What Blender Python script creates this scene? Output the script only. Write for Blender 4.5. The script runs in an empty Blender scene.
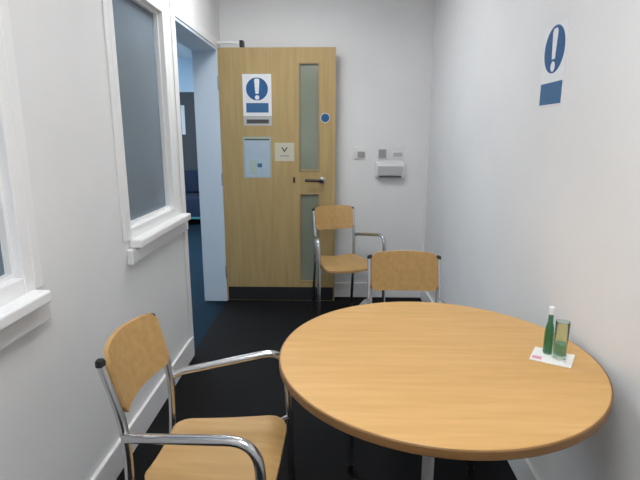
import bpy, bmesh, math, random
from mathutils import Vector, Matrix
random.seed(3)
C = bpy.context.scene.collection
PI = math.pi

# ------------------------------------------------------------------ materials
def new_mat(name, col, rough=.5, metal=0., spec=.5, trans=0., ior=1.45):
    m = bpy.data.materials.new(name); m.use_nodes = True
    b = m.node_tree.nodes['Principled BSDF']
    b.inputs['Base Color'].default_value = (*col, 1)
    b.inputs['Roughness'].default_value = rough
    b.inputs['Metallic'].default_value = metal
    b.inputs['Specular IOR Level'].default_value = spec
    b.inputs['Transmission Weight'].default_value = trans
    b.inputs['IOR'].default_value = ior
    return m

def vary(m, c1, c2, scale=(1, 1, 1), nscale=5., detail=4., bump=0., bscale=None, lo=.3, hi=.7):
    """procedural two-tone noise in object space, optional bump"""
    nt = m.node_tree; n = nt.nodes; l = nt.links; b = n['Principled BSDF']
    tc = n.new('ShaderNodeTexCoord'); mp = n.new('ShaderNodeMapping')
    mp.inputs['Scale'].default_value = scale
    nz = n.new('ShaderNodeTexNoise'); nz.inputs['Scale'].default_value = nscale; nz.inputs['Detail'].default_value = detail
    cr = n.new('ShaderNodeValToRGB')
    cr.color_ramp.elements[0].position = lo; cr.color_ramp.elements[0].color = (*c1, 1)
    cr.color_ramp.elements[1].position = hi; cr.color_ramp.elements[1].color = (*c2, 1)
    l.new(tc.outputs['Object'], mp.inputs['Vector']); l.new(mp.outputs['Vector'], nz.inputs['Vector'])
    l.new(nz.outputs['Fac'], cr.inputs['Fac']); l.new(cr.outputs['Color'], b.inputs['Base Color'])
    if bump:
        n2 = n.new('ShaderNodeTexNoise'); n2.inputs['Scale'].default_value = bscale or nscale * 8
        bp = n.new('ShaderNodeBump'); bp.inputs['Strength'].default_value = bump; bp.inputs['Distance'].default_value = .002
        l.new(tc.outputs['Object'], n2.inputs['Vector']); l.new(n2.outputs['Fac'], bp.inputs['Height'])
        l.new(bp.outputs['Normal'], b.inputs['Normal'])
    return m

M = {}
M['wall'] = vary(new_mat('wall_paint', (.8, .8, .8), .75, spec=.2), (.79, .79, .79), (.83, .83, .83), nscale=2., bump=.08, bscale=160)
M['gloss'] = new_mat('white_gloss_paint', (.86, .86, .86), .35)
M['ceil'] = new_mat('ceiling_white', (.85, .85, .85), .9, spec=.1)
M['carpet'] = vary(new_mat('black_carpet', (.02, .02, .02), .95, spec=.05), (.010, .010, .0105), (.022, .022, .023), nscale=240., bump=.6, bscale=400)
M['navy'] = vary(new_mat('navy_carpet', (.01, .03, .06), .95, spec=.05), (.009, .020, .032), (.015, .030, .046), nscale=240., bump=.6, bscale=400)
M['beech'] = vary(new_mat('beech_veneer', (.6, .36, .13), .42, spec=.4), (.60, .345, .12), (.68, .405, .155), (1.2, 14, 14), 3.5, 6.)
M['beech_chair'] = vary(new_mat('chair_ply', (.5, .3, .1), .4, spec=.4), (.46, .275, .10), (.54, .335, .13), (1.4, 12, 12), 3.5, 6.)
M['edge'] = vary(new_mat('table_edge', (.4, .22, .08), .45), (.20, .10, .034), (.26, .135, .048), (2, 2, 30), 4.)
M['door'] = vary(new_mat('oak_door', (.5, .37, .19), .5, spec=.35), (.43, .305, .13), (.50, .365, .168), (10, 10, .8), 4., 6.)
M['bead'] = vary(new_mat('oak_bead', (.42, .3, .14), .5), (.38, .265, .125), (.45, .32, .16), (20, 20, 1), 4.)
M['chrome'] = new_mat('chrome', (.62, .62, .63), .22, 1.)
M['steel'] = new_mat('brushed_steel', (.45, .45, .46), .38, 1.)
M['silver'] = new_mat('silver_paint', (.55, .55, .56), .3, .35)
M['black'] = new_mat('black_plastic', (.012, .012, .013), .5)
M['kick'] = new_mat('dark_kick_plate', (.025, .025, .027), .45, spec=.4)  # steel plate; the dark carpet's reflection is put into its colour
M['film'] = vary(new_mat('privacy_glass', (.2, .26, .33), .25), (.150, .20, .25), (.17, .22, .27), nscale=1.2)
M['vision'] = vary(new_mat('wired_vision_glass', (.25, .28, .22), .18), (.225, .25, .19), (.27, .30, .235), (1, 1, 1), 2.)
M['white'] = new_mat('white_plastic', (.80, .80, .80), .4)
M['offwhite'] = new_mat('grey_white_plastic', (.5, .5, .5), .45)
M['grey'] = new_mat('grey_plastic', (.34, .34, .34), .5)
M['dgrey'] = new_mat('dark_grey_print', (.07, .07, .07), .5)
M['sign_white'] = new_mat('sign_white', (.82, .83, .85), .4)
M['blue'] = new_mat('sign_blue', (.012, .10, .27), .4)
M['blue2'] = new_mat('sign_blue_panel', (.04, .14, .30), .4)
M['paleblue'] = vary(new_mat('pale_blue_paper', (.42, .52, .62), .6), (.40, .50, .60), (.47, .57, .66), nscale=8.)
M['palegreen'] = new_mat('pale_green_frame', (.38, .46, .42), .5)
M['palegreen2'] = new_mat('pale_green_print', (.42, .53, .48), .6)
M['cream'] = new_mat('cream_card', (.60, .58, .45), .6)
M['paper'] = new_mat('white_paper', (.86, .86, .82), .7)
M['pink'] = new_mat('pink_print', (.75, .35, .45), .7)
M['maroon'] = new_mat('dark_maroon_handle', (.03, .012, .02), .3)
M['green_glass'] = new_mat('green_glass', (.22, .52, .36), .03, trans=.92, ior=1.45)
M['clear_glass'] = new_mat('clear_green_glass', (.80, .93, .86), .03, trans=.95, ior=1.2)
M['hall'] = vary(new_mat('hall_blue_paint', (.35, .55, .75), .7), (.60, .74, .86), (.64, .77, .88), nscale=1.5)
M['hall_dark'] = new_mat('hall_dark_door', (.06, .06, .065), .5)
M['jamb'] = new_mat('jamb_paint', (.66, .76, .86), .45)
M['upholstery'] = vary(new_mat('navy_upholstery', (.012, .02, .045), .9), (.01, .018, .04), (.016, .026, .06), nscale=80.)
M['teal'] = new_mat('teal_trim', (.05, .25, .28), .5)
def emit(name, col, s):
    m = bpy.data.materials.new(name); m.use_nodes = True
    nt = m.node_tree; b = nt.nodes['Principled BSDF']
    b.inputs['Base Color'].default_value = (*col, 1)
    b.inputs['Emission Color'].default_value = (*col, 1); b.inputs['Emission Strength'].default_value = s
    return m
M['lamp'] = emit('lamp_diffuser', (.97, .985, 1), 12.)
M['hall_fill'] = emit('hall_fill_glow', (.78, .90, 1), 11.)  # added bluish glow standing in for daylight in the hall

# ------------------------------------------------------------------ mesh helpers
def box(bm, x0, x1, y0, y1, z0, z1, bev=0., seg=2):
    r = bmesh.ops.create_cube(bm, size=1)
    vs = r['verts']
    for v in vs:
        v.co = Vector(((x0 + x1) / 2 + v.co.x * (x1 - x0), (y0 + y1) / 2 + v.co.y * (y1 - y0), (z0 + z1) / 2 + v.co.z * (z1 - z0)))
    if bev:
        es = list({e for v in vs for e in v.link_edges})
        bmesh.ops.bevel(bm, geom=es, offset=bev, segments=seg, affect='EDGES', profile=.5)
    return bm

def tube(bm, pts, r, seg=14, cap=True):
    pts = [Vector(p) for p in pts]
    n = len(pts); rings = []; up = None
    for i, p in enumerate(pts):
        t = (pts[min(i + 1, n - 1)] - pts[max(i - 1, 0)]).normalized()
        if up is None:
            a = Vector((0, 0, 1)) if abs(t.z) < .9 else Vector((1, 0, 0))
            up = (a - t * a.dot(t)).normalized()
        else:
            up = (up - t * up.dot(t)).normalized()
        s = t.cross(up); rr = r[i] if isinstance(r, (list, tuple)) else r
        rings.append([bm.verts.new(p + (up * math.cos(k * 2 * PI / seg) + s * math.sin(k * 2 * PI / seg)) * rr) for k in range(seg)])
    for a, b in zip(rings, rings[1:]):
        for k in range(seg):
            bm.faces.new((a[k], a[(k + 1) % seg], b[(k + 1) % seg], b[k]))
    if cap:
        bm.faces.new(list(reversed(rings[0]))); bm.faces.new(rings[-1])
    return bm

def smooth_path(pts, rad, n=7):
    """round the corners of a polyline"""
    pts = [Vector(p) for p in pts]; out = [pts[0]]
    for i in range(1, len(pts) - 1):
        a, b, c = pts[i - 1], pts[i], pts[i + 1]
        d1 = (a - b); d2 = (c - b); k = min(rad, d1.length * .49, d2.length * .49)
        p0 = b + d1.normalized() * k; p1 = b + d2.normalized() * k
        for j in range(n + 1):
            t = j / n
            out.append(p0 * (1 - t) ** 2 + b * 2 * t * (1 - t) + p1 * t * t)
    out.append(pts[-1]); return out

def lathe(bm, prof, seg=32, c=(0, 0, 0), closed=False):
    c = Vector(c); rings = []
    for r, z in prof:
        if r < 1e-6: rings.append([bm.verts.new(c + Vector((0, 0, z)))])
        else: rings.append([bm.verts.new(c + Vector((r * math.cos(k * 2 * PI / seg), r * math.sin(k * 2 * PI / seg), z))) for k in range(seg)])
    pr = list(zip(rings, rings[1:]))
    for a, b in pr:
        for k in range(seg):
            k2 = (k + 1) % seg
            if len(a) == 1 and len(b) == 1: continue
            if len(a) == 1: bm.faces.new((a[0], b[k2], b[k]))
            elif len(b) == 1: bm.faces.new((a[k], a[k2], b[0]))
            else: bm.faces.new((a[k], a[k2], b[k2], b[k]))
    return bm

def slab(bm, outline, z0, z1, bev=0., seg=2, f=None):
    """extruded flat outline; f maps (x,y,z)->Vector"""
    f = f or (lambda x, y, z: Vector((x, y, z)))
    lo = [bm.verts.new((x, y, z0)) for x, y in outline]; hi = [bm.verts.new((x, y, z1)) for x, y in outline]
    n = len(outline); top = bm.faces.new(hi); bot = bm.faces.new(list(reversed(lo)))
    for k in range(n): bm.faces.new((lo[k], lo[(k + 1) % n], hi[(k + 1) % n], hi[k]))
    bmesh.ops.recalc_face_normals(bm, faces=bm.faces)
    if bev:
        es = [e for e in bm.edges if all(abs(v.co.z - z1) < 1e-7 for v in e.verts) or all(abs(v.co.z - z0) < 1e-7 for v in e.verts)]
        bmesh.ops.bevel(bm, geom=es, offset=bev, segments=seg, affect='EDGES', profile=.5)
    for v in bm.verts: v.co = f(*v.co)
    return bm

def obj(name, bm, mat, parent=None, smooth=False, angle=40):
    bmesh.ops.recalc_face_normals(bm, faces=bm.faces)
    me = bpy.data.meshes.new(name); bm.to_mesh(me); bm.free()
    me.materials.append(mat)
    if smooth:
        for p in me.polygons: p.use_smooth = True
        try: me.set_sharp_from_angle(angle=math.radians(angle))
        except Exception: pass
    o = bpy.data.objects.new(name, me); C.objects.link(o)
    if parent: o.parent = parent
    return o
def B(): return bmesh.new()
def tag(o, label, cat, group=None):
    o['label'] = label; o['category'] = cat
    if group: o['group'] = group
    return o
def thing(name, label, cat, loc=(0, 0, 0), rz=0., group=None):
    o = bpy.data.objects.new(name, None); C.objects.link(o); o.empty_display_size = .1
    o.location = loc; o.rotation_euler = (0, 0, rz)
    return tag(o, label, cat, group)
def struct(name, bm, mat, parent=None, **k):
    o = obj(name, bm, mat, parent, **k)
    if not parent: o['kind'] = 'structure'
    return o
def sgroup(name, loc=(0, 0, 0)):
    o = bpy.data.objects.new(name, None); C.objects.link(o); o.location = loc; o['kind'] = 'structure'; o.empty_display_size = .1
    return o

# ------------------------------------------------------------------ room shell
XL, XR, YB, YF, ZC = -.87, .755, -1.35, 3.93, 2.5
WT = .18                                   # thickness of the partition on the left
D0, D1, DZ = 2.81, 3.79, 1.985             # doorway
WIN = [(.48, 1.33), (1.98, 2.655)]; WZ0, WZ1 = .90, 1.985

struct('floor', box(B(), XL - .001, XR, YB, YF, -.06, 0), M['carpet'])
struct('ceiling', box(B(), XL - WT, XR + .1, YB - .1, YF + .1, ZC, ZC + .08), M['ceil'])
struct('wall_right', box(B(), XR, XR + .1, YB, YF + .1, -.06, ZC), M['wall'])
struct('wall_back', box(B(), XL - WT, XR, YF, YF + .1, -.06, ZC), M['wall'])
struct('wall_front', box(B(), XL - WT, XR + .1, YB - .1, YB, -.06, ZC), M['wall'])
bm = B()
ys = [YB, WIN[0][0], WIN[0][1], WIN[1][0], WIN[1][1], D0 - .03, D1 + .03, YF]
for i in range(0, 7):
    a, b = ys[i], ys[i + 1]
    if i in (1, 3):
        box(bm, XL - WT, XL, a, b, -.06, WZ0); box(bm, XL - WT, XL, a, b, WZ1, ZC)
    elif i == 5:
        box(bm, XL - WT, XL, a, b, DZ + .0, ZC)
    else:
        box(bm, XL - WT, XL, a, b, -.06, ZC)
bmesh.ops.remove_doubles(bm, verts=bm.verts, dist=1e-5)
struct('wall_left', bm, M['wall'])

# skirting
def skirt(name, x0, x1, y0, y1, axis):
    bm = B(); h = .128
    box(bm, x0, x1, y0, y1, 0, h, .004)
    return struct(name, bm, M['gloss'])
skirt('baseboard_left', XL, XL + .016, YB, D0 - .03, 0)
skirt('baseboard_right', XR - .016, XR, YB, YF - .016, 0)
skirt('baseboard_back', XL + .016, XR, YF - .016, YF, 1)
skirt('baseboard_front', XL + .016, XR - .016, YB, YB + .016, 1)

# windows in the left partition
def window(n, y0, y1, s0, s1):
    w = sgroup('window_%d' % n, (XL, (y0 + y1) / 2, WZ0))
    o = Vector(w.location)
    def add(name, bm, m, par=w, **k):
        bmesh.ops.translate(bm, verts=bm.verts, vec=-o); return obj(name, bm, m, par, **k)
    x0, x1, fw = XL - .055, XL + .006, .045
    bm = B()
    box(bm, x0, x1, y0, y0 + fw, WZ0, WZ1, .004); box(bm, x0, x1, y1 - fw, y1, WZ0, WZ1, .004)
    box(bm, x0, x1, y0 + fw, y1 - fw, WZ1 - .04, WZ1, .004); box(bm, x0, x1, y0 + fw, y1 - fw, WZ0, WZ0 + .05, .004)
    fr = add('window_frame', bm, M['gloss'])
    bm = B(); b = .012; gx0, gx1 = XL - .04, XL - .02        # glazing bead
    yi0, yi1, zi0, zi1 = y0 + fw, y1 - fw, WZ0 + .05, WZ1 - .04
    box(bm, gx0, gx1, yi0, yi0 + b, zi0, zi1); box(bm, gx0, gx1, yi1 - b, yi1, zi0, zi1)
    box(bm, gx0, gx1, yi0 + b, yi1 - b, zi0, zi0 + b); box(bm, gx0, gx1, yi0 + b, yi1 - b, zi1 - b, zi1)
    add('glazing_bead', bm, M['gloss'])
    add('window_pane', box(B(), XL - .046, XL - .04, yi0, yi1, zi0, zi1), M['film'])
    bm = B()                                                  # architrave round the frame
    aw = .04
    box(bm, XL, XL + .006, y0 - aw, y0, WZ0, WZ1 + aw, .003); box(bm, XL, XL + .006, y1, y1 + aw, WZ0, WZ1 + aw, .003)
    box(bm, XL, XL + .006, y0, y1, WZ1, WZ1 + aw, .003)
    add('architrave', bm, M['gloss'])
    add('window_sill', box(B(), XL - .0, XL + .055, s0, s1, WZ0 - .035, WZ0 + .003, .008, 3), M['gloss'])
    add('apron', box(B(), XL, XL + .024, s0 - .03, s1 + .035, WZ0 - .10, WZ0 - .035, .004), M['wall'])
window(1, *WIN[0], .42, 1.325)
window(2, *WIN[1], 2.0, 2.74)

# doorway lining, leaf and ironmongery
d = sgroup('door_1', (XL, D1, 0)); do = Vector(d.location)
def dadd(name, bm, m, par=d, **k):
    bmesh.ops.translate(bm, verts=bm.verts, vec=-do); return obj(name, bm, m, par, **k)
bm = B()
box(bm, XL - WT - .005, XL + .003, D1, D1 + .03, 0, DZ, .002)
box(bm, XL - WT - .005, XL + .003, D0 - .03, D0, 0, DZ, .002)
box(bm, XL - WT - .005, XL + .003, D0, D1, DZ - .03, DZ, .002)
dadd('door_lining', bm, M['jamb'])
bm = B()
box(bm, XL + .002, XL + .009, D0 - .07, D0 - .005, 0, DZ + .045, .003)
box(bm, XL + .002, XL + .009, D0 - .005, D1 + .005, DZ - .012, DZ + .045, .003)
dadd('architrave', bm, M['gloss'])
LX0, LX1, LY0, LY1, LZ0, LZ1 = XL + .004, .017, 3.802, 3.846, .006, 1.976
V = [(-.268, -.100, 1.062, 1.872), (-.262, -.112, .165, .895)]           # vision panels
bm = B()
vx0, vx1 = V[0][0], V[0][1]
def lb(a, b, c, e): box(bm, a, b, LY0, LY1, c, e)
lb(LX0, vx0, LZ0, LZ1); lb(vx1, LX1, LZ0, LZ1)
lb(vx0, vx1, LZ0, V[1][2]); lb(vx0, vx1, V[1][3], V[0][2]); lb(vx0, vx1, V[0][3], LZ1)
bmesh.ops.remove_doubles(bm, verts=bm.verts, dist=1e-5)
leaf = dadd('door_leaf', bm, M['door'])
for a, b, c, e in V:
    p = dadd('vision_panel', box(B(), vx0, vx1, LY0 + .014, LY0 + .03, c, e), M['vision'])
    bm = B(); w = .014
    for (p0, p1, q0, q1) in ((vx0, vx0 + w, c, e), (vx1 - w, vx1, c, e), (vx0 + w, vx1 - w, c, c + w), (vx0 + w, vx1 - w, e - w, e)):
        box(bm, p0, p1, LY0 - .006, LY0 + .014, q0, q1, .003)
    dadd('glazing_bead', bm, M['bead'])
dadd('kick_plate', box(B(), LX0 + .012, LX1 - .012, LY0 - .003, LY0, LZ0 + .004, .122), M['kick'])
# lever handle
h = dadd('door_handle', tube(B(), smooth_path([(-.085, LY0, .995), (-.085, LY0 - .055, .995), (-.215, LY0 - .055, .998)], .02), .011), M['maroon'], smooth=True)
bm = B(); lathe(bm, [(0, 0), (.026, 0), (.026, .006), (.022, .009), (0, .009)], 24)
bmesh.ops.rotate(bm, verts=bm.verts, cent=(0, 0, 0), matrix=Matrix.Rotation(PI / 2, 3, 'X'))
bmesh.ops.translate(bm, verts=bm.verts, vec=(-.085, LY0, .995)); dadd('handle_rose', bm, M['steel'], smooth=True)
dadd('lock_plate', box(B(), -.312, -.296, LY0 - .004, LY0, .975, 1.018, .001), M['maroon'])
# hinges
for z in (.25, 1.0, 1.72):
    dadd('hinge', tube(B(), [(LX0 - .002, LY0 - .008, z - .05), (LX0 - .002, LY0 - .008, z + .05)], .007), M['steel'], smooth=True)
# closer: body behind the leaf, arm above its top edge
cl = dadd('door_closer', box(B(), -.80, -.56, LY1, LY1 + .04, 1.90, 1.955, .006), M['steel'])
bm = B(); box(bm, -.93, -.69, LY0 + .006, LY0 + .026, 2.005, 2.021, .003)
dadd('closer_arm', bm, M['gloss'])
bm = B(); box(bm, -.70, -.672, LY0, LY0 + .07, 1.962 + .016, 2.028, .003)
dadd('closer_bracket', bm, M['black'])

# ------------------------------------------------------------------ hall beyond the doorway
HX, HY0, HY1 = -3.6, .2, 7.9
struct('floor_hall', box(B(), HX, XL - .001, HY0, HY1, -.06, -.0005), M['navy'])
struct('ceiling_hall', box(B(), HX, XL - WT, HY0, HY1, ZC, ZC + .08), M['ceil'])
struct('wall_hall_far', box(B(), HX, XL + .0, HY1, HY1 + .1, -.06, ZC), M['hall'])
struct('wall_hall_side', box(B(), HX - .1, HX, HY0, HY1 + .1, -.06, ZC), M['hall'])
struct('wall_hall_near', box(B(), HX, XL - WT, HY0 - .1, HY0, -.06, ZC), M['hall'])
struct('wall_hall_right', box(B(), XL - WT, XL - WT + .1, YF + .1, HY1, -.06, ZC), M['hall'])
d2 = sgroup('door_2', (-2.3, HY1, 0))
def d2add(name, bm, m):
    bmesh.ops.translate(bm, verts=bm.verts, vec=-Vector(d2.location)); return obj(name, bm, m, d2)
d2add('door_leaf', box(B(), -2.82, -1.90, HY1 - .045, HY1 - .003, .005, 1.93), M['hall_dark'])
d2add('vision_panel', box(B(), -2.405, -2.35, HY1 - .052, HY1 - .045, 1.35, 1.80), M['white'])
bm = B(); box(bm, -2.89, -2.82, HY1 - .05, HY1, 0, 2.0, .004); box(bm, -1.90, -1.83, HY1 - .05, HY1, 0, 2.0, .004); box(bm, -2.82, -1.90, HY1 - .05, HY1, 1.93, 2.0, .004)
d2add('door_frame', bm, M['hall_dark'])
# navy upholstered low seat in the hall
s = thing('bench_seat', 'low navy upholstered seat in the hall seen through the open doorway', 'seat', (-2.12, 7.45, 0))
obj('seat', box(B(), -.42, .42, -.30, .30, .10, .44, .04, 4), M['upholstery'], s, True)
obj('backrest', box(B(), -.42, .42, .20, .34, .44, .80, .04, 4), M['upholstery'], s, True)
obj('trim', box(B(), -.40, .40, -.305, -.295, .105, .135, .003), M['teal'], s)
for a in (-1, 1):
    for b in (-1, 1):
        obj('leg', tube(B(), [(a * .36, b * .24, 0), (a * .36, b * .24, .11)], .02), M['steel'], s, True)

# ------------------------------------------------------------------ meeting table
TX, TY, TZ, TR = .295, 1.311, .725, .447
t = thing('round_table', 'round beech table top on a single silver column beside the right wall', 'table', (TX, TY, 0))
bm = B(); lathe(bm, [(0, TZ - .026), (TR - .012, TZ - .026), (TR - .004, TZ - .022), (TR - .003, TZ - .002), (TR - .006, TZ), (0, TZ)], 128)
obj('tabletop', bm, M['beech'], t, True, 30)
bm = B(); lathe(bm, [(TR - .004, TZ - .0235), (TR - .001, TZ - .0235), (TR + .0005, TZ - .021), (TR + .0005, TZ - .004), (TR - .001, TZ - .002), (TR - .0035, TZ - .0012)], 128)
e = obj('edge_band', bm, M['edge'], t, True, 30); e['label'] = 'darker brown edge band'
bm = B(); lathe(bm, [(.018, .04), (.018, TZ - .06), (.05, TZ - .032), (.05, TZ - .026)], 32)
obj('column', bm, M['silver'], t, True)
bm = B(); box(bm, -.22, .22, -.03, .03, TZ - .036, TZ - .026); box(bm, -.03, .03, -.22, .22, TZ - .036, TZ - .026)
obj('top_plate', bm, M['black'], t)
bm = B(); lathe(bm, [(0, .022), (.06, .022), (.055, .05), (.035, .065), (.027, .066)], 32)
obj('hub', bm, M['black'], t, True)
for k in range(4):
    a = PI / 4 + k * PI / 2
    bm = B(); tube(bm, [(.03 * math.cos(a), .03 * math.sin(a), .036), (.22 * math.cos(a), .22 * math.sin(a), .028), (.35 * math.cos(a), .35 * math.sin(a), .018)], [.022, .018, .013], 12)
    f = obj('foot', bm, M['black'], t, True)
    bm = B(); lathe(bm, [(0, 0), (.018, 0), (.018, .012), (0, .012)], 20, (.335 * math.cos(a), .335 * math.sin(a), 0)); obj('glide', bm, M['black'], f, True)

# ------------------------------------------------------------------ chairs
def rounded_rect(x0, x1, hb, hf, r, n=6):
    """trapezoid seat outline, rounded corners; hb / hf half widths at back / front"""
    P = [Vector((x0, -hb)), Vector((x1, -hf)), Vector((x1, hf)), Vector((x0, hb))]; out = []
    for i in range(4):
        a, b, c = P[i - 1], P[i], P[(i + 1) % 4]
        p0 = b + (a - b).normalized() * r; p1 = b + (c - b).normalized() * r
        for j in range(n + 1):
            q = j / n; v = p0 * (1 - q) ** 2 + b * 2 * q * (1 - q) + p1 * q * q; out.append((v.x, v.y))
    return out

def make_chair(label, loc, rz):
    c = thing('armchair', label, 'chair', loc, rz, None)
    R_ = .0115
    # seat: plywood, slightly dished
    bm = B()
    n, m_ = 18, 18; top = []; bot = []
    x0, x1 = -.158, .188
    th = .016
    def hw(x):
        k = (x - x0) / (x1 - x0); w = .148 + .052 * k
        rr = .045
        if x - x0 < rr: w -= rr * (1 - math.sqrt(max(0, 1 - ((rr - (x - x0)) / rr) ** 2)))
        if x1 - x < rr: w -= rr * (1 - math.sqrt(max(0, 1 - ((rr - (x1 - x)) / rr) ** 2)))
        return w
    xs = [x0 + (x1 - x0) * (.5 - .5 * math.cos(PI * i / n)) for i in range(n + 1)]
    def sz(x, v):
        k = (x - x0) / (x1 - x0)
        return .447 + .006 * math.sin(k * PI * .9) * -1 + .010 * v * v - (.022 * max(0, (k - .8) / .2) ** 2)
    for x in xs:
        w = hw(x)
        top.append([bm.verts.new((x, w * (-1 + 2 * j / m_), sz(x, -1 + 2 * j / m_))) for j in range(m_ + 1)])
        bot.append([bm.verts.new((x, w * (-1 + 2 * j / m_), sz(x, -1 + 2 * j / m_) - th)) for j in range(m_ + 1)])
    for i in range(n):
        for j in range(m_):
            bm.faces.new((top[i][j], top[i + 1][j], top[i + 1][j + 1], top[i][j + 1]))
            bm.faces.new((bot[i][j + 1], bot[i + 1][j + 1], bot[i + 1][j], bot[i][j]))
        for j in (0, m_):
            bm.faces.new((top[i][j], bot[i][j], bot[i + 1][j], top[i + 1][j]))
    for i in (0, n):
        for j in range(m_):
            bm.faces.new((top[i][j], top[i][j + 1], bot[i][j + 1], bot[i][j]))
    obj('seat', bm, M['beech_chair'], c, True, 50)
    # backrest: curved plywood between the uprights
    zt, zb = .815, .652
    def bx(z): return -.178 - (z - .62) * .24
    bm = B(); n, m_ = 20, 10
    F, K = [], []
    for i in range(n + 1):
        u = -1 + 2 * i / n; rowF = []; rowK = []
        for j in range(m_ + 1):
            v = j / m_
            hh = (zt - zb) / 2
            lim = 1. if abs(u) < .86 else math.sqrt(max(0, 1 - ((abs(u) - .86) / .14) ** 2)) * .24 + .76
            z = (zt + zb) / 2 + (2 * v - 1) * hh * lim + .006 * (1 - u * u) * (2 * v - 1)
            x = bx(z) + .012 - .034 * (1 - u * u)
            y = u * .148
            rowF.append(bm.verts.new((x + .006, y, z))); rowK.append(bm.verts.new((x - .006, y, z)))
        F.append(rowF); K.append(rowK)
    for i in range(n):
        for j in range(m_):
            bm.faces.new((F[i][j], F[i + 1][j], F[i + 1][j + 1], F[i][j + 1])); bm.faces.new((K[i][j + 1], K[i + 1][j + 1], K[i + 1][j], K[i][j]))
        for j in (0, m_): bm.faces.new((F[i][j], K[i][j], K[i + 1][j], F[i + 1][j]))
    for i in (0, n):
        for j in range(m_): bm.faces.new((F[i][j], F[i][j + 1], K[i][j + 1], K[i][j]))
    obj('backrest', bm, M['beech_chair'], c, True, 50)
    for s in (-1, 1):
        # rear leg carries on upwards as the back upright
        pts = smooth_path([(-.232, s * .160, .008), (-.176, s * .155, .45), (-.176, s * .155, .620), (bx(.79) - .004, s * .155, .79)], .10, 8)
        rl = obj('leg', tube(B(), pts, R_), M['chrome'], c, True)
        bm = B(); lathe(bm, [(0, 0), (.014, 0), (.014, .03), (.012, .033), (0, .033)], 18, (-.2315, s * .160, 0)); obj('foot_cap', bm, M['black'], rl, True)
        bm = B(); lathe(bm, [(0, .788), (.0125, .788), (.0125, .80), (.009, .805), (0, .806)], 18, (bx(.79) - .005, s * .155, 0)); obj('end_cap', bm, M['black'], rl, True)
        # armrest sweeping outwards and curving down into the front leg
        e0 = Vector((.176, s * .242, .658))
        pts = smooth_path([(-.176, s * .162, .598), (-.150, s * .174, .606), e0, (.184, s * .242, .50)], .085, 9)
        obj('armrest', tube(B(), pts, .0125), M['chrome'], c, True)
        fl = obj('leg', tube(B(), [(.184, s * .242, .50), (.190, s * .242, .25), (.197, s * .242, .008)], .0122), M['chrome'], c, True)
        bm = B(); lathe(bm, [(0, 0), (.0145, 0), (.0145, .03), (.0125, .033), (0, .033)], 18, (.1965, s * .242, 0)); obj('foot_cap', bm, M['black'], fl, True)
        # rail under the seat
        obj('seat_rail', tube(B(), [(-.177, s * .153, .418), (.12, s * .175, .418), (.185, s * .242, .418)], .009), M['chrome'], c, True)
    bm = B(); tube(bm, [(.11, -.174, .417), (.11, .174, .417)], .009); obj('cross_bar', bm, M['chrome'], c, True)
    return c
def copy_chair(src, label, loc, rz):
    r = src.copy(); C.objects.link(r); r.location = loc; r.rotation_euler = (0, 0, rz); r['label'] = label
    for ch in list(src.children):
        k = ch.copy(); C.objects.link(k); k.parent = r
        for g in ch.children:
            q = g.copy(); C.objects.link(q); q.parent = k
    return r
c0 = make_chair('beech and chrome armchair left of the round table, seat facing the table', (-.336, 1.226, 0), math.radians(-2))
c1 = copy_chair(c0, 'beech and chrome armchair tucked under the far edge of the round table', (.322, 1.93, 0), math.radians(-91))
c2 = copy_chair(c0, 'beech and chrome armchair standing in front of the open wooden door', (.075, 3.42, 0), math.radians(-71))
for c in (c0, c1, c2): c['group'] = 'beech and chrome armchairs'

# ------------------------------------------------------------------ things on the table
TT = TZ + .0002
bm = B(); slab(bm, [(-.055, -.045), (.05, -.05), (.056, .045), (-.05, .05)], 0, .003, .0008)
card = tag(obj('paper_coaster', bm, M['paper']), 'white square paper coaster under the green glassware on the round table', 'coaster')
card.location = (.622, 1.287, TT); card.rotation_euler = (0, 0, math.radians(-28))
obj('print', box(B(), -.05, -.025, -.036, -.015, .003, .0034), M['pink'], card)['label'] = 'small pink print'
GZ = TT + .0032
b = thing('glass_bottle', 'slim green glass bottle with a pale neck, left one on the paper coaster', 'bottle', (.618, 1.310, GZ))
bm = B(); lathe(bm, [(0, 0), (.0115, 0), (.0132, .003), (.0132, .062), (.0115, .078), (.007, .097), (.0065, .118), (.005, .118), (.0053, .096), (.0098, .077), (.011, .062), (.011, .006), (0, .006)], 32)
obj('body', bm, M['green_glass'], b, True)
bm = B(); lathe(bm, [(0, .1185), (.0082, .1185), (.0082, .137), (.007, .140), (0, .140)], 24)
obj('cap', bm, M['white'], b, True)['label'] = 'pale cap'
g = thing('glass_tumbler', 'tall clear green-tinted glass tumbler, right one on the paper coaster', 'glass', (.637, 1.277, GZ))
bm = B(); lathe(bm, [(0, 0), (.0155, 0), (.017, .003), (.0185, .108), (.018, .1095), (.0167, .108), (.0152, .012), (.0, .010)], 36)
obj('body', bm, M['clear_glass'], g, True)
bm = B(); lathe(bm, [(0, .0105), (.0149, .0122), (.0154, .045), (0, .045)], 36)
obj('water', bm, M['green_glass'], g, True)['label'] = 'green tinted lower part'

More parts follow.
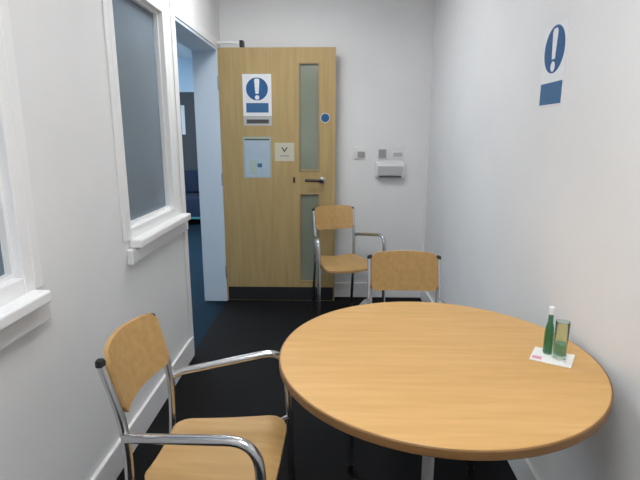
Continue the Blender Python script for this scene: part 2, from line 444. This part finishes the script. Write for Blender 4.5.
# ------------------------------------------------------------------ signs
def bang(bm, f, z0, z1, d, w):
    """exclamation mark: tapered bar and dot. f maps (u, v, depth)"""
    H = z1 - z0
    slab(bm, [(-w * .30, z0 + H * .27), (w * .30, z0 + H * .27), (w * .5, z1 - w * .3), (w * .3, z1), (-w * .3, z1), (-w * .5, z1 - w * .3)], d, d + .0006, f=f)
    bm2 = B()
    slab(bm2, [(w * .42 * math.cos(k * PI / 8), z0 + H * .09 + w * .42 * math.sin(k * PI / 8)) for k in range(16)], d, d + .0006, f=f)
    me = bpy.data.meshes.new('tmp'); bm2.to_mesh(me); bm2.free(); bm.from_mesh(me); bpy.data.meshes.remove(me)
def disc(r, cz, d, f, n=48):
    return slab(B(), [(r * math.cos(k * 2 * PI / n), cz + r * math.sin(k * 2 * PI / n)) for k in range(n)], d, d + .0006, f=f)
def rect(u0, u1, v0, v1, d0, d1, f): return slab(B(), [(u0, v0), (u1, v0), (u1, v1), (u0, v1)], d0, d1, f=f)
# facing the camera, on the door: u -> +X, v -> Z, depth -> -Y
fd = lambda u, v, d_: Vector((u, -d_, v))
# facing into the room, on the right wall: u -> -Y (reading direction), depth -> -X
fr = lambda u, v, d_: Vector((-d_, -u, v))

def door_thing(name, label, cat, x, z): return thing(name, label, cat, (x, LY0 - .0002, z))
s = door_thing('fire_door_sign', 'white sign with a blue disc and white exclamation mark, high on the wooden door', 'sign', -.577, 1.63)
obj('plate', rect(-.109, .109, -.148, .158, 0, .002, fd), M['sign_white'], s)
obj('disc', disc(.083, .05, .002, fd), M['blue'], s)
bm = B(); bang(bm, fd, -.025, .125, .0027, .040); obj('exclamation_mark', bm, M['sign_white'], s)
obj('text_panel', rect(-.085, .085, -.122, -.052, .002, .0026, fd), M['blue2'], s)
s = door_thing('notice_strip', 'grey strip notice with a dark band, just below the blue disc sign on the door', 'sign', -.577, 1.445)
obj('plate', rect(-.109, .109, -.034, .034, 0, .002, fd), M['offwhite'], s)
obj('dark_band', rect(-.085, .085, -.018, .012, .002, .0026, fd), M['dgrey'], s)
s = door_thing('notice_poster', 'pale blue paper notice in a pale frame at the middle of the wooden door', 'notice', -.588, 1.17)
obj('frame', rect(-.109, .109, -.158, .158, 0, .002, fd), M['palegreen'], s)
obj('sheet', rect(-.096, .096, -.148, .128, .002, .0026, fd), M['paleblue'], s)
obj('heading', rect(-.096, .096, .132, .142, .002, .0026, fd), M['dgrey'], s)
obj('picture', rect(-.06, -.005, -.13, -.02, .0027, .0032, fd), M['palegreen2'], s)
obj('mark', rect(.0, .035, -.075, -.045, .0027, .0032, fd), M['blue2'], s)
s = door_thing('small_notice', 'small square cream notice beside the pale blue notice on the door', 'notice', -.376, 1.213)
obj('card', rect(-.075, .075, -.07, .07, 0, .002, fd), M['cream'], s)
bm = B(); slab(bm, [(-.025, .035), (.0, -.005), (.026, .035), (.014, .035), (0, .012), (-.013, .035)], .002, .0026, f=fd); obj('symbol', bm, M['dgrey'], s)
obj('line', rect(-.035, .035, -.035, -.025, .002, .0026, fd), M['grey'], s)
s = door_thing('round_door_sign', 'small round blue sign on the free edge of the wooden door', 'sign', -.062, 1.468)
obj('plate', disc(.036, 0, 0, fd), M['sign_white'], s)
obj('disc', disc(.032, 0, .0007, fd), M['blue'], s)
s = thing('mandatory_wall_sign', 'white sign with blue disc and exclamation mark high on the right wall', 'sign', (XR - .0002, 1.775, 1.58))
obj('plate', rect(-.088, .088, -.140, .128, 0, .002, fr), M['sign_white'], s)
obj('disc', disc(.078, .046, .002, fr), M['blue'], s)
bm = B(); bang(bm, fr, -.022, .114, .0027, .040); obj('exclamation_mark', bm, M['sign_white'], s)
obj('text_panel', rect(-.084, .084, -.135, -.062, .002, .0026, fr), M['blue2'], s)

# ------------------------------------------------------------------ plates on the back wall
W0 = YF - .0002
def plate(label, name, x, z, w, h, kind):
    p = thing(name, label, 'switch' if kind != 'box' else 'control box', (x, W0, z))
    o = obj('plate', box(B(), -w / 2, w / 2, -.011, 0, -h / 2, h / 2, .003), M['white'], p)
    return p
p = plate('white wall switch nearest the wooden door, first of the row of three', 'wall_switch', .212, 1.20, .098, .095, 's')
obj('rocker', box(B(), -.018, .038, -.016, -.011, -.034, .012, .002), M['grey'], p)
p = plate('white wall switch in the middle of the row of three', 'wall_switch', .396, 1.203, .096, .098, 's')
obj('rocker', box(B(), -.034, .024, -.017, -.011, -.040, .026, .002), M['grey'], p)
p = plate('white wall switch nearest the right wall in the row of three', 'wall_switch', .512, 1.203, .098, .098, 's')
obj('rocker', box(B(), -.034, .034, -.016, -.011, -.028, .002, .002), M['offwhite'], p)
p = thing('wall_control_box', 'wide pale wall box mounted below the three switches', 'control box', (.452, W0, 1.06))
obj('casing', box(B(), -.112, .112, -.045, 0, -.055, .068, .006), M['white'], p, True)
obj('front_panel', box(B(), -.098, .098, -.049, -.045, -.03, .04, .002), M['offwhite'], p)
obj('lower_shadow', box(B(), -.090, .090, -.0485, -.045, -.050, -.034, .001), M['dgrey'], p)  # dark strip painting the shadow line along the box's lower edge
# boxed corner strip where the back wall meets the right wall
struct('trim_1', box(B(), XR - .018, XR, YF - .02, YF, .128, 1.28, .003), M['gloss'])

# ------------------------------------------------------------------ lamps and added hall fill
def ceiling_panel(x, y, sx, sy, label):
    p = thing('ceiling_light', label, 'light', (x, y, ZC))
    bm = B(); w = .025
    for a in ((-sx / 2 - w, -sx / 2, -sy / 2 - w, sy / 2 + w), (sx / 2, sx / 2 + w, -sy / 2 - w, sy / 2 + w), (-sx / 2, sx / 2, -sy / 2 - w, -sy / 2), (-sx / 2, sx / 2, sy / 2, sy / 2 + w)):
        box(bm, a[0], a[1], a[2], a[3], -.03, 0)
    obj('frame', bm, M['gloss'], p)
    obj('diffuser', box(B(), -sx / 2, sx / 2, -sy / 2, sy / 2, -.022, -.006), M['lamp'], p)
ceiling_panel(-.05, .35, .66, .66, 'square white ceiling light panel over the table end of the room')
ceiling_panel(-.36, 2.72, .53, .53, 'square white ceiling light panel nearer the wooden door')
p = thing('hall_fill_panel', 'added unseen fill panel giving daylight to the hall beyond the doorway', 'light', (-2.0, 5.0, ZC))  # added emitter, kept out of view, to brighten the hall
obj('diffuser', box(B(), -.5, .5, -.9, .9, -.03, -.004), M['hall_fill'], p)

w = bpy.data.worlds.new('World'); bpy.context.scene.world = w; w.use_nodes = True
w.node_tree.nodes['Background'].inputs[0].default_value = (.8, .85, 1, 1); w.node_tree.nodes['Background'].inputs[1].default_value = .3

# ------------------------------------------------------------------ camera
cam = bpy.data.cameras.new('camera'); co = bpy.data.objects.new('camera', cam); C.objects.link(co)
cam.sensor_width = 36; cam.sensor_fit = 'HORIZONTAL'; cam.lens = 485 / 640 * 36; cam.clip_start = .02
co.location = (0, 0, 1.34); co.rotation_euler = (math.radians(90 - 12.2), 0, math.radians(1.53))
sc = bpy.context.scene; sc.camera = co
vs = sc.view_settings; vs.view_transform = 'Standard'; vs.look = 'None'; vs.gamma = 1; vs.use_curve_mapping = False; vs.exposure = .67
